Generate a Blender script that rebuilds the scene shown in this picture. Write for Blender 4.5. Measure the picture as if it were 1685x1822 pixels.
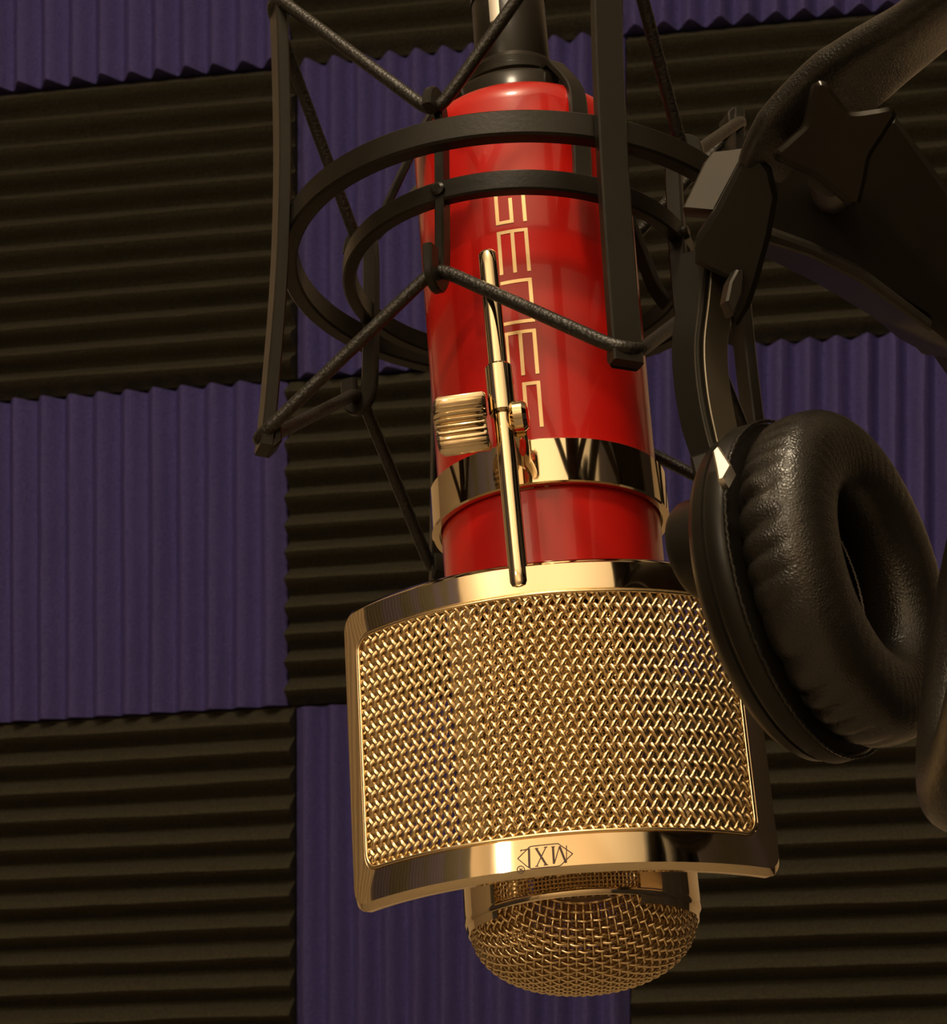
import bpy, math, random
import numpy as np
from mathutils import Matrix, Vector

random.seed(7)
rng = np.random.default_rng(7)
scene = bpy.context.scene
col = scene.collection
for o in list(bpy.data.objects):
    bpy.data.objects.remove(o)

# ------------------------------------------------------------------ camera
FPX, CX, CY = 3700.0, 842.5, 911.0          # focal length and centre of the 1685 x 1822 frame
CAM_YAW, CAM_PITCH = math.radians(7.0), math.radians(8.3)
CAM = np.array([0.0, 0.0, 1.05])
cp, sp, cyw, syw = math.cos(CAM_PITCH), math.sin(CAM_PITCH), math.cos(CAM_YAW), math.sin(CAM_YAW)
C_R = np.array([cyw, syw, 0.0])
C_F = np.array([-syw * cp, cyw * cp, sp])
C_U = np.cross(C_R, C_F)
cam_data = bpy.data.cameras.new('camera')
cam_data.sensor_fit = 'HORIZONTAL'
cam_data.sensor_width = 36.0
cam_data.lens = FPX / 1685.0 * 36.0
cam_data.clip_start = 0.02
cam_data.clip_end = 50
cam_data.dof.use_dof = True
cam_data.dof.focus_distance = 0.50
cam_data.dof.aperture_fstop = 90.0
cam = bpy.data.objects.new('camera', cam_data)
col.objects.link(cam)
cam.matrix_world = Matrix(((C_R[0], C_U[0], -C_F[0], CAM[0]), (C_R[1], C_U[1], -C_F[1], CAM[1]),
                           (C_R[2], C_U[2], -C_F[2], CAM[2]), (0, 0, 0, 1)))
scene.camera = cam

# ------------------------------------------------------------------ light and exposure
world = bpy.data.worlds.new('world')
scene.world = world
world.use_nodes = True
world.node_tree.nodes['Background'].inputs[0].default_value = (1.0, 0.78, 0.5, 1)
world.node_tree.nodes['Background'].inputs[1].default_value = 0.02


def room_lamp(name, loc, radius, power, color):
    d = bpy.data.lights.new(name, 'POINT')
    d.shadow_soft_size = radius
    d.energy = power
    d.color = color
    o = bpy.data.objects.new(name, d)
    col.objects.link(o)
    o.location = loc
    return o


LAMP = (1.0, 0.81, 0.57)
room_lamp('pendant_lamp', (-0.15, 0.10, 2.20), 0.07, 26.0, LAMP)
room_lamp('corner_lamp', (-1.0, -1.2, 1.95), 0.06, 32.0, LAMP)
# added fill light behind the camera, brightens the ceiling that the gold mirrors
up_d = bpy.data.lights.new('ceiling_fill', 'SPOT')
up_d.spot_size = math.radians(150)
up_d.spot_blend = 0.6
up_d.shadow_soft_size = 0.08
up_d.energy = 95.0
up_d.color = LAMP
up_o = bpy.data.objects.new('ceiling_fill', up_d)
col.objects.link(up_o)
up_o.location = (0.2, -1.2, 1.3)
up_o.rotation_euler = (math.pi, 0, 0)
scene.cycles.use_adaptive_sampling = True
scene.cycles.adaptive_threshold = 0.03
scene.cycles.max_bounces = 6
scene.cycles.diffuse_bounces = 3
scene.cycles.glossy_bounces = 4
scene.view_settings.view_transform = 'Standard'
scene.view_settings.look = 'None'
scene.view_settings.gamma = 1.0
scene.view_settings.use_curve_mapping = False
scene.view_settings.exposure = 0.0


# ------------------------------------------------------------------ geometry helpers
def ray(px, py):
    return np.array([(px - CX) / FPX, (CY - py) / FPX, 1.0])


def cw(p):
    """camera-frame millimetres (right, up, forward) -> world metres"""
    p = np.asarray(p, float)
    return CAM + (np.multiply.outer(p[..., 0], C_R) + np.multiply.outer(p[..., 1], C_U)
                  + np.multiply.outer(p[..., 2], C_F)) / 1000.0


def at(px, py, depth):
    return cw(ray(px, py) * depth)


def cdir(v):
    return v[0] * C_R + v[1] * C_U + v[2] * C_F


class Frame:
    """right-handed local frame in millimetres"""
    def __init__(self, o_cam, x, y, z):
        self.oc = np.asarray(o_cam, float)
        self.xc, self.yc, self.zc = [np.asarray(v, float) / np.linalg.norm(v) for v in (x, y, z)]
        self.o = cw(self.oc)
        self.x, self.y, self.z = cdir(self.xc), cdir(self.yc), cdir(self.zc)

    def w(self, p):
        p = np.asarray(p, float)
        return self.o + (np.multiply.outer(p[..., 0], self.x) + np.multiply.outer(p[..., 1], self.y)
                         + np.multiply.outer(p[..., 2], self.z)) / 1000.0

    def on_y(self, px, py, yv):
        r = ray(px, py)
        t = (yv + self.oc @ self.yc) / (r @ self.yc)
        d = r * t - self.oc
        return np.array([d @ self.xc, d @ self.yc, d @ self.zc])

    def on_r(self, px, py, R, near=True):
        r = ray(px, py)
        a = np.array([r @ self.xc, r @ self.yc])
        b = -np.array([self.oc @ self.xc, self.oc @ self.yc])
        A, B, Cc = a @ a, 2 * a @ b, b @ b - R * R
        D = max(B * B - 4 * A * Cc, 0) ** 0.5
        t = (-B - D) / (2 * A) if near else (-B + D) / (2 * A)
        d = r * t - self.oc
        return np.array([d @ self.xc, d @ self.yc, d @ self.zc])

    def matrix(self):
        m = Matrix.Identity(4)
        for i, v in enumerate((self.x, self.y, self.z)):
            for j in range(3):
                m[j][i] = v[j]
        for j in range(3):
            m[j][3] = self.o[j]
        return m


def thing(name, label, cat, frame=None, loc=None, group=None):
    o = bpy.data.objects.new(name, None)
    o.empty_display_size = 0.02
    col.objects.link(o)
    m = frame.matrix() if frame else Matrix.Translation(Vector(loc))
    o.matrix_world = m
    o['label'] = label
    o['category'] = cat
    if group:
        o['group'] = group
    MATS[o.name] = m
    return o


MATS = {}


def part(name, verts, faces, mat, parent=None, sharp=35.0, loc=None):
    """verts are world metres; they are stored in the parent's frame"""
    v = np.asarray(verts, float)
    if parent is not None:
        mi = np.array(MATS[parent.name].inverted())
        v = v @ mi[:3, :3].T + mi[:3, 3]
    elif loc is not None:
        v = v - np.asarray(loc)
    me = bpy.data.meshes.new(name)
    me.from_pydata([tuple(a) for a in v], [], [tuple(int(i) for i in f) for f in faces])
    me.validate()
    me.update()
    me.materials.append(mat)
    o = bpy.data.objects.new(name, me)
    col.objects.link(o)
    if parent is not None:
        o.parent = parent
        MATS[o.name] = MATS[parent.name]
    elif loc is not None:
        o.location = loc
    if sharp is not None:
        me.polygons.foreach_set('use_smooth', [True] * len(me.polygons))
        me.set_sharp_from_angle(angle=math.radians(sharp))
    return o


def join(*vf):
    V, Fc, n = [], [], 0
    for v, f in vf:
        v = np.asarray(v, float)
        V.append(v)
        Fc += [tuple(i + n for i in q) for q in f]
        n += len(v)
    return np.vstack(V), Fc


def grid_faces(n, m, closed_n=False, closed_m=False):
    fs = []
    for i in range(n if closed_n else n - 1):
        for j in range(m if closed_m else m - 1):
            i2, j2 = (i + 1) % n, (j + 1) % m
            fs.append((i * m + j, i2 * m + j, i2 * m + j2, i * m + j2))
    return fs


def lathe(profile, n=96, closed=False, a0=0.0, a1=360.0):
    """profile of (radius, z); angle 0 faces the camera (-y), positive to the right"""
    full = abs(a1 - a0) >= 359.9
    ang = np.radians(np.linspace(a0, a1, n, endpoint=not full))
    pr = np.array(profile, float)
    V = np.zeros((n, len(pr), 3))
    V[..., 0] = np.sin(ang)[:, None] * pr[None, :, 0]
    V[..., 1] = -np.cos(ang)[:, None] * pr[None, :, 0]
    V[..., 2] = pr[None, :, 1]
    fs = grid_faces(n, len(pr), full, closed)
    if not full and closed:
        m = len(pr)
        fs += [tuple(range(m)), tuple(reversed(range((n - 1) * m, n * m)))]
    return V.reshape(-1, 3), fs


def rect_profile(r, z, w, h, b=0.5):
    """bevelled rectangular section centred on (r, z)"""
    w, h = w / 2, h / 2
    return [(r - w + b, z - h), (r + w - b, z - h), (r + w, z - h + b), (r + w, z + h - b), (r + w - b, z + h),
            (r - w + b, z + h), (r - w, z + h - b), (r - w, z - h + b)]


def circ_section(r, n=8, sx=1.0, sy=1.0):
    return [(r * sx * math.cos(2 * math.pi * k / n), r * sy * math.sin(2 * math.pi * k / n)) for k in range(n)]


def rect_section(w, h, b=0.4):
    w, h = w / 2, h / 2
    return [(-w + b, -h), (w - b, -h), (w, -h + b), (w, h - b), (w - b, h), (-w + b, h), (-w, h - b), (-w, -h + b)]


def sweep(path, section, up=None, closed=False, scale=None, caps=True):
    """sweep a 2-D section along a path; `up` is the direction of the section's second axis"""
    P = np.asarray(path, float)
    S = np.asarray(section, float)
    n, m = len(P), len(S)
    if closed:
        T = np.roll(P, -1, 0) - np.roll(P, 1, 0)
    else:
        T = np.gradient(P, axis=0)
    T /= np.linalg.norm(T, axis=1)[:, None] + 1e-12
    V = np.zeros((n, m, 3))
    if up is None:
        ref = np.array([0, 0, 1.0]) if abs(T[0][2]) < 0.9 else np.array([1.0, 0, 0])
        b = ref - (ref @ T[0]) * T[0]
    for i in range(n):
        if up is not None:
            u = np.asarray(up[i] if np.ndim(up) == 2 else up, float)
            b = u - (u @ T[i]) * T[i]
        else:
            b = b - (b @ T[i]) * T[i]
        b = b / (np.linalg.norm(b) + 1e-12)
        a = np.cross(b, T[i])
        s = 1.0 if scale is None else np.asarray(scale[i])
        Q = S * s
        V[i] = P[i] + Q[:, :1] * a + Q[:, 1:] * b
    fs = grid_faces(n, m, closed, True)
    if not closed and caps:
        fs += [tuple(reversed(range(m))), tuple(range((n - 1) * m, n * m))]
    fs = [tuple(reversed(f)) for f in fs]
    return V.reshape(-1, 3), fs


def spline(pts, n=40, closed=False):
    """Catmull-Rom through the points"""
    P = np.asarray(pts, float)
    k = len(P)
    out = []
    segs = k if closed else k - 1
    per = max(2, n // segs)
    for i in range(segs):
        g = (lambda j: P[j % k]) if closed else (lambda j: P[min(max(j, 0), k - 1)])
        p0, p1, p2, p3 = g(i - 1), g(i), g(i + 1), g(i + 2)
        for t in np.linspace(0, 1, per, endpoint=False):
            out.append(0.5 * ((2 * p1) + (p2 - p0) * t + (2 * p0 - 5 * p1 + 4 * p2 - p3) * t * t
                              + (3 * p1 - p0 - 3 * p2 + p3) * t ** 3))
    if not closed:
        out.append(P[-1])
    return np.array(out)


def prism(outline, axis_o, ax, ay, an, depth, bevel=0.0):
    """extrude a 2-D outline (ax, ay) along an, front face at +depth/2, small front and back chamfer"""
    O = np.asarray(outline, float)
    n = len(O)
    c = O.mean(0)
    L = []
    rings = [(0.0, -depth / 2)] if not bevel else [(bevel, -depth / 2), (0, -depth / 2 + bevel)]
    rings += [(0.0, depth / 2)] if not bevel else [(0, depth / 2 - bevel), (bevel, depth / 2)]
    e = np.roll(O, -1, 0) - np.roll(O, 1, 0)
    e /= np.linalg.norm(e, axis=1)[:, None] + 1e-12
    inw = np.stack([-e[:, 1], e[:, 0]], 1)
    area = 0.5 * np.sum(O[:, 0] * np.roll(O[:, 1], -1) - np.roll(O[:, 0], -1) * O[:, 1])
    if area < 0:
        inw = -inw
    for ins, h in rings:
        Q = O + inw * ins
        L.append(np.asarray(axis_o) + Q[:, :1] * ax + Q[:, 1:] * ay + h * np.asarray(an))
    V = np.vstack(L)
    fs = []
    for k in range(len(rings) - 1):
        for i in range(n):
            j = (i + 1) % n
            fs.append((k * n + i, k * n + j, (k + 1) * n + j, (k + 1) * n + i))
    fs += [tuple(reversed(range(n))), tuple(range((len(rings) - 1) * n, len(rings) * n))]
    if area < 0:
        fs = [tuple(reversed(f)) for f in fs]
    return V, fs


# ------------------------------------------------------------------ materials
def mat(name, color, rough=0.5, metal=0.0, spec=0.5, bump=None, var=None, coat=0.0):
    m = bpy.data.materials.new(name)
    m.use_nodes = True
    nt = m.node_tree
    b = nt.nodes['Principled BSDF']
    b.inputs['Base Color'].default_value = (*color, 1)
    b.inputs['Roughness'].default_value = rough
    b.inputs['Metallic'].default_value = metal
    b.inputs['Specular IOR Level'].default_value = spec
    b.inputs['Coat Weight'].default_value = coat
    b.inputs['Coat Roughness'].default_value = 0.04
    tc = nt.nodes.new('ShaderNodeTexCoord')
    if bump:
        kind, sc, strength, dist = bump
        if kind == 'voronoi':
            t = nt.nodes.new('ShaderNodeTexVoronoi')
            t.feature = 'DISTANCE_TO_EDGE'
            out = t.outputs['Distance']
        else:
            t = nt.nodes.new('ShaderNodeTexNoise')
            t.inputs['Detail'].default_value = 4
            out = t.outputs['Fac']
        t.inputs['Scale'].default_value = sc
        nt.links.new(tc.outputs['Object'], t.inputs['Vector'])
        bn = nt.nodes.new('ShaderNodeBump')
        bn.inputs['Strength'].default_value = strength
        bn.inputs['Distance'].default_value = dist
        nt.links.new(out, bn.inputs['Height'])
        nt.links.new(bn.outputs['Normal'], b.inputs['Normal'])
    if var:
        sc, c2 = var
        n = nt.nodes.new('ShaderNodeTexNoise')
        n.inputs['Scale'].default_value = sc
        n.inputs['Detail'].default_value = 5
        nt.links.new(tc.outputs['Object'], n.inputs['Vector'])
        r = nt.nodes.new('ShaderNodeValToRGB')
        r.color_ramp.elements[0].position = 0.35
        r.color_ramp.elements[1].position = 0.65
        r.color_ramp.elements[0].color = (*color, 1)
        r.color_ramp.elements[1].color = (*c2, 1)
        nt.links.new(n.outputs['Fac'], r.inputs['Fac'])
        nt.links.new(r.outputs['Color'], b.inputs['Base Color'])
    return m


M_PURPLE = mat('purple_foam', (0.088, 0.076, 0.255), 0.95, spec=0.1, bump=('noise', 420, 0.5, 0.002), var=(420, (0.124, 0.106, 0.325)))
M_BLACKFOAM = mat('black_foam', (0.040, 0.037, 0.025), 0.95, spec=0.1, bump=('noise', 420, 0.5, 0.002), var=(420, (0.066, 0.060, 0.041)))
M_BEIGE = mat('beige_paint', (0.62, 0.52, 0.40), 0.9, spec=0.2, bump=('noise', 90, 0.1, 0.002))
M_CEIL = mat('ceiling_paint', (0.74, 0.68, 0.58), 0.9, spec=0.2, bump=('noise', 60, 0.15, 0.002))
M_FLOOR = mat('carpet', (0.36, 0.31, 0.24), 0.95, spec=0.1, bump=('noise', 300, 0.6, 0.004), var=(30, (0.42, 0.36, 0.28)))
M_BACKING = mat('wall_paint', (0.05, 0.045, 0.04), 0.9, spec=0.1, bump=('noise', 90, 0.1, 0.002))
M_RED = mat('red_lacquer', (0.44, 0.008, 0.005), 0.28, spec=0.35, coat=0.32, var=(25, (0.48, 0.009, 0.006)))
M_GOLD = mat('polished_gold', (0.80, 0.655, 0.435), 0.07, metal=1.0, var=(20, (0.82, 0.675, 0.455)))
M_GOLDWIRE = mat('gold_wire', (0.79, 0.61, 0.35), 0.27, metal=1.0, var=(200, (0.83, 0.65, 0.38)))
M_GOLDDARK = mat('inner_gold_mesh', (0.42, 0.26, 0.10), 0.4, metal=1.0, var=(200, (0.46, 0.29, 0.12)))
M_PRINT = mat('dark_print', (0.045, 0.018, 0.012), 0.5, var=(100, (0.05, 0.02, 0.014)))
M_LETTER = mat('gold_print', (0.82, 0.60, 0.30), 0.3, metal=0.6, var=(200, (0.86, 0.64, 0.34)))
M_BLACK = mat('black_powder_coat', (0.0075, 0.0062, 0.0040), 0.34, spec=0.22, bump=('noise', 900, 0.08, 0.0005), var=(80, (0.010, 0.0083, 0.0055)))
M_GLOSS = mat('gloss_black', (0.008, 0.006, 0.004), 0.2, spec=0.2, var=(60, (0.010, 0.008, 0.005)))
M_PLASTIC = mat('black_plastic', (0.0075, 0.0066, 0.0048), 0.40, spec=0.25, bump=('noise', 1500, 0.05, 0.0004), var=(80, (0.010, 0.009, 0.0066)))
M_GREY = mat('dark_grey_metal', (0.020, 0.017, 0.012), 0.40, metal=0.2, var=(80, (0.024, 0.020, 0.015)))
M_BAND = mat('dull_steel_band', (0.13, 0.11, 0.08), 0.38, metal=0.8, var=(60, (0.15, 0.13, 0.095)))
M_STEEL = mat('bright_steel', (0.80, 0.76, 0.68), 0.30, metal=1.0, var=(60, (0.84, 0.80, 0.72)))
M_LEATHER = mat('black_leather', (0.012, 0.0105, 0.008), 0.33, spec=0.55, bump=('voronoi', 1250, 0.32, 0.0005), var=(90, (0.015, 0.013, 0.010)))
M_FELT = mat('black_felt', (0.006, 0.006, 0.005), 0.95, spec=0.05, bump=('noise', 800, 0.4, 0.001), var=(80, (0.008, 0.007, 0.006)))
M_THREAD = mat('pale_thread', (0.22, 0.20, 0.17), 0.7, var=(300, (0.28, 0.25, 0.21)))


def cord_material():
    m = mat('braided_cord', (0.009, 0.0078, 0.006), 0.42, spec=0.4, var=(900, (0.015, 0.013, 0.010)))
    nt = m.node_tree
    b = nt.nodes['Principled BSDF']
    tc = nt.nodes.new('ShaderNodeTexCoord')
    v = nt.nodes.new('ShaderNodeTexVoronoi')
    v.inputs['Scale'].default_value = 1100
    nt.links.new(tc.outputs['Object'], v.inputs['Vector'])
    bn = nt.nodes.new('ShaderNodeBump')
    bn.inputs['Strength'].default_value = 0.4
    bn.inputs['Distance'].default_value = 0.0004
    bn.invert = True
    nt.links.new(v.outputs['Distance'], bn.inputs['Height'])
    nt.links.new(bn.outputs['Normal'], b.inputs['Normal'])
    return m


M_CORD = cord_material()


def foam_wall_material():
    """ridged foam checkerboard for the side wall that only shows in reflections"""
    m = mat('foam_side_wall', (0.05, 0.05, 0.05), 0.95, spec=0.1)
    nt = m.node_tree
    b = nt.nodes['Principled BSDF']
    tc = nt.nodes.new('ShaderNodeTexCoord')
    ck = nt.nodes.new('ShaderNodeTexChecker')
    ck.inputs['Scale'].default_value = 3.28
    ck.inputs['Color1'].default_value = (0.11, 0.10, 0.15, 1)
    ck.inputs['Color2'].default_value = (0.10, 0.095, 0.075, 1)
    nt.links.new(tc.outputs['Object'], ck.inputs['Vector'])
    wv = nt.nodes.new('ShaderNodeTexWave')
    wv.bands_direction = 'Y'
    wv.inputs['Scale'].default_value = 6.2
    wv.inputs['Distortion'].default_value = 0.6
    nt.links.new(tc.outputs['Object'], wv.inputs['Vector'])
    bn = nt.nodes.new('ShaderNodeBump')
    bn.inputs['Distance'].default_value = 0.05
    nt.links.new(wv.outputs['Fac'], bn.inputs['Height'])
    nt.links.new(bn.outputs['Normal'], b.inputs['Normal'])
    sx = nt.nodes.new('ShaderNodeSeparateXYZ')
    nt.links.new(tc.outputs['Object'], sx.inputs['Vector'])
    ab = nt.nodes.new('ShaderNodeMath')
    ab.operation = 'ADD'
    ab.inputs[1].default_value = 0.31
    nt.links.new(sx.outputs['Y'], ab.inputs[0])
    a2 = nt.nodes.new('ShaderNodeMath')
    a2.operation = 'ABSOLUTE'
    nt.links.new(ab.outputs[0], a2.inputs[0])
    lt = nt.nodes.new('ShaderNodeMath')
    lt.operation = 'GREATER_THAN'
    lt.inputs[1].default_value = 0.915
    nt.links.new(a2.outputs[0], lt.inputs[0])
    mx = nt.nodes.new('ShaderNodeMix')
    mx.data_type = 'RGBA'
    nt.links.new(lt.outputs[0], mx.inputs[0])
    nt.links.new(ck.outputs['Color'], mx.inputs[6])
    mx.inputs[7].default_value = (0.62, 0.52, 0.40, 1)
    nt.links.new(mx.outputs[2], b.inputs['Base Color'])
    return m


M_FOAMWALL = foam_wall_material()
M_FOAMDARK = mat('foam_right_wall', (0.03, 0.028, 0.02), 0.95, spec=0.1, bump=('noise', 40, 0.5, 0.02), var=(3.0, (0.05, 0.045, 0.06)))


# ------------------------------------------------------------------ the room
WALL_DEPTH = 1880.0
WALL_Y = float(at(CX, CY, WALL_DEPTH)[1])            # plane of the foam peaks
RX0, RX1, RY0, RZ1 = -1.7, 1.5, -1.9, 2.45
WY = WALL_Y + 0.052


def slab(name, lo, hi, material):
    lo, hi = np.array(lo, float), np.array(hi, float)
    V = np.array([[x, y, z] for x in (lo[0], hi[0]) for y in (lo[1], hi[1]) for z in (lo[2], hi[2])])
    Fc = [(0, 1, 3, 2), (4, 6, 7, 5), (0, 4, 5, 1), (2, 3, 7, 6), (0, 2, 6, 4), (1, 5, 7, 3)]
    o = part(name, V, Fc, material, None, None, loc=(lo + hi) / 2)
    o['kind'] = 'structure'
    return o


slab('wall_front', (RX0 - 0.1, WY, 0), (RX1 + 0.1, WY + 0.1, RZ1), M_BEIGE)
slab('wall_back', (RX0 - 0.1, RY0 - 0.1, 0), (RX1 + 0.1, RY0, RZ1), M_BEIGE)
slab('wall_left', (RX0 - 0.1, RY0, 0), (RX0, WY, RZ1), M_FOAMWALL)
slab('wall_right', (RX1, RY0, 0), (RX1 + 0.1, WY, RZ1), M_FOAMDARK)
slab('floor', (RX0 - 0.1, RY0 - 0.1, -0.1), (RX1 + 0.1, WY + 0.1, 0), M_FLOOR)
slab('ceiling', (RX0 - 0.1, RY0 - 0.1, RZ1), (RX1 + 0.1, WY + 0.1, RZ1 + 0.1), M_CEIL)


# ------------------------------------------------------------------ acoustic foam tiles
def on_wall(px, py):
    d = ray(px, py)
    v = d[0] * C_R + d[1] * C_U + d[2] * C_F
    t = (WALL_Y - CAM[1]) / v[1]
    p = CAM + v * t
    return np.array([p[0], p[2]])


def row_line(k, x):
    """picture height of the seam above row k (rows 0..3), 4 = below the last"""
    return [(-395 - 0.112 * x), (150 - 0.093 * x), (706 - 0.076 * x), (1286 - 0.060 * x), (1905 - 0.030 * x)][k]


COLS = {0: (-92, 508, 1104, 1712), 1: (-94, 518, 1112, 1716), 2: (-100, 503, 1116, 1722), 3: (-96, 516, 1120, 1726)}
TILE_LABELS = {
    (0, 0): 'purple foam tile with upright ridges in the top left corner',
    (0, 1): 'black ridged foam tile at the top edge behind the cable connector',
    (0, 2): 'purple foam tile at the top edge, left of the headband',
    (1, 0): 'black foam tile with level ridges left of the shock mount',
    (1, 1): 'purple foam tile behind the shock mount ring and red microphone body',
    (1, 2): 'black ridged foam tile behind the star knob and headband',
    (2, 0): 'large clear purple foam tile at the left edge, below the shock mount',
    (2, 1): 'black ridged foam tile directly behind the gold clamp ring',
    (2, 2): 'purple foam tile behind the headphone ear cushion',
    (3, 0): 'black foam tile with level ridges in the bottom left corner',
    (3, 1): 'purple foam tile behind the domed capsule end at the bottom',
    (3, 2): 'black ridged foam tile in the bottom right corner',
}


def foam_tile(r, c):
    purple = (r + c) % 2 == 0
    px = COLS[r]
    xa, xb = px[c] + 2, px[c + 1] - 2
    cor = {}
    for i, x in enumerate((xa, xb)):
        for j, k in enumerate((r, r + 1)):
            cor[i, j] = on_wall(x, row_line(k, x) + (3 if j == 0 else -3))
    N, SAMP, L = 12, 10, 26
    prof = []
    for k in range(N):
        hk = 1.0 + rng.uniform(-0.05, 0.05)
        for s in range(SAMP):
            t = s / SAMP
            tri = 1 - abs(2 * t - 1)
            prof.append((k + t, 0.0255 * hk * (0.45 * tri + 0.55 * (0.5 - 0.5 * math.cos(2 * math.pi * t)))))
    prof.append((N, 0.0))
    a = np.array([p[0] / N for p in prof])
    h = np.array([p[1] for p in prof])
    b = np.linspace(0, 1, L)
    A, B = np.meshgrid(a, b, indexing='ij')
    wob = np.cumsum(rng.normal(0, 0.00022, (N + 2, L)), 1)
    wob -= wob.mean(1)[:, None]
    kk = np.floor(np.minimum(A * N, N - 0.001)).astype(int)
    W = wob[kk, np.arange(L)[None, :].repeat(len(a), 0)]
    u, v = (A, B) if purple else (B, A)
    P = ((1 - u) * (1 - v))[..., None] * cor[0, 0] + (u * (1 - v))[..., None] * cor[1, 0] \
        + ((1 - u) * v)[..., None] * cor[0, 1] + (u * v)[..., None] * cor[1, 1]
    H = h[:, None] + 0 * B
    Y = WALL_Y + 0.0255 - H
    Xs = P[..., 0] + (W if purple else 0) * (H / 0.025)
    Zs = P[..., 1] + (0 if purple else W) * (H / 0.025)
    V = np.stack([Xs, Y, Zs], -1)
    n, m = V.shape[:2]
    fs = grid_faces(n, m)
    vs = list(V.reshape(-1, 3))
    edge = [i * m for i in range(n)] + [(n - 1) * m + j for j in range(1, m)] + \
           [i * m + m - 1 for i in range(n - 2, -1, -1)] + [j for j in range(m - 2, 0, -1)]
    base = len(vs)
    for e in edge:
        q = vs[e].copy()
        q[1] = WALL_Y + 0.050
        vs.append(q)
    ne = len(edge)
    for i in range(ne):
        j = (i + 1) % ne
        fs.append((edge[i], edge[j], base + j, base + i))
    vs = np.array(vs)
    loc = vs.mean(0)
    o = part('foam_tile', vs, fs, M_PURPLE if purple else M_BLACKFOAM, None, 50, loc=loc)
    o['label'] = TILE_LABELS[r, c]
    o['category'] = 'acoustic panel'
    o['group'] = 'acoustic foam tiles on the wall'


for r in range(4):
    for c in range(3):
        foam_tile(r, c)


# ------------------------------------------------------------------ microphone
def tilt_frame(px, py, depth, elev, tilt):
    z = np.array([-tilt, 1.0, 0.0])
    z /= np.linalg.norm(z)
    z = z * math.cos(elev)
    z[2] = math.sin(elev)
    y = np.array([0, 0, 1.0]) - z[2] * z
    y /= np.linalg.norm(y)
    x = np.cross(z, y)
    return Frame(ray(px, py) * depth, x, y, z)


MF = tilt_frame(977.5, 906.1, 540.0, math.radians(23.49), 0.0662)


def mlathe(name, profile, material, parent, n=128, closed=False, a0=0.0, a1=360.0, sharp=35):
    v, f = lathe(profile, n, closed, a0, a1)
    return part(name, MF.w(v), f, material, parent, sharp)


def body_r(z):
    return 28.4 + 0.0124 * z


Z_TOP = MF.on_r(912, 152, 22.0)[2]
mic = thing('condenser_microphone', 'red and gold studio microphone hanging upside down in the centre', 'microphone', MF)
sh = [(26.0, -29.5)] + [(body_r(z), z) for z in np.linspace(-29.5, Z_TOP - 9, 14)]
rb = body_r(Z_TOP - 9)
for t in np.linspace(10, 90, 9):
    sh.append((rb - 9 + 9 * math.cos(math.radians(t)), Z_TOP - 9 + 9 * math.sin(math.radians(t))))
sh.append((8, Z_TOP))
mlathe('body_tube', sh, M_RED, mic, 160)
# end collar and threaded stub where the cable plugs in
Z_PLUG = MF.on_r(913, 96, 10.6)[2]
HC = Z_PLUG - Z_TOP
mlathe('base_collar', [(8, Z_TOP - 1), (20.8, Z_TOP - 1), (20.8, Z_TOP + HC * .30), (20.0, Z_TOP + HC * .38), (16.2, Z_TOP + HC * .46), (15.4, Z_TOP + HC * .50),
                       (15.4, Z_TOP + HC * .56), (16.0, Z_TOP + HC * .60), (16.0, Z_TOP + HC * .68), (14.6, Z_TOP + HC * .74), (14.6, Z_TOP + HC * .84),
                       (12.8, Z_TOP + HC * .92), (12.4, Z_PLUG), (9, Z_PLUG)], M_GLOSS, mic, 96)
# gold band closing the red tube above the grille
mlathe('gold_band', [(24, -29), (28.3, -29), (28.6, -29.4), (28.6, -35.5), (28.2, -36), (24, -36)], M_GOLD, mic, 160)
# grille cage: pillars, rims, woven side screens and dome
Z_RIM = -106.7
for a0, a1 in ((27, 133), (207, 313)):
    mlathe('cage_pillar', [(26.4, Z_RIM - 3), (27.6, Z_RIM - 3), (28.3, Z_RIM + 1.5), (28.3, -36), (26.4, -36)], M_GOLD, mic, 60, True, a0, a1)
mlathe('cage_rim', [(26.0, Z_RIM - 1.2), (27.9, Z_RIM - 1.2), (28.3, Z_RIM - 0.6), (28.3, Z_RIM + 0.4), (27.6, Z_RIM + 0.9), (26.0, Z_RIM + 0.9)],
       M_GOLD, mic, 160, True)


def weave(nu, nv, su, sv, mapper, amp, r, sides, per, inside, normal_eps=0.05):
    """plain weave of nu x nv wires; mapper(u, v, h) -> mm point, inside(u, v) -> bool"""
    chunks = []
    sec = circ_section(r, sides)
    for fam in (0, 1):
        n_lines, n_cross = (nu, nv) if fam == 0 else (nv, nu)
        s_line, s_cross = (su, sv) if fam == 0 else (sv, su)
        for i in range(n_lines):
            line = (i - (n_lines - 1) / 2) * s_line
            run, ups = [], []
            ts = np.arange(0, (n_cross - 1) * per + 1) / per
            for t in list(ts) + [None]:
                ok = t is not None
                if ok:
                    crs = (t - (n_cross - 1) / 2) * s_cross
                    u, v = (line, crs) if fam == 0 else (crs, line)
                    ok = inside(u, v)
                if ok:
                    hgt = amp * math.cos(math.pi * t) * (1 if (i + fam) % 2 else -1)
                    run.append(mapper(u, v, hgt))
                    ups.append(mapper(u, v, hgt + normal_eps) - run[-1])
                else:
                    if len(run) > 2:
                        chunks.append(sweep(run, sec, np.array(ups), caps=False))
                    run, ups = [], []
    return join(*chunks)


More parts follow.
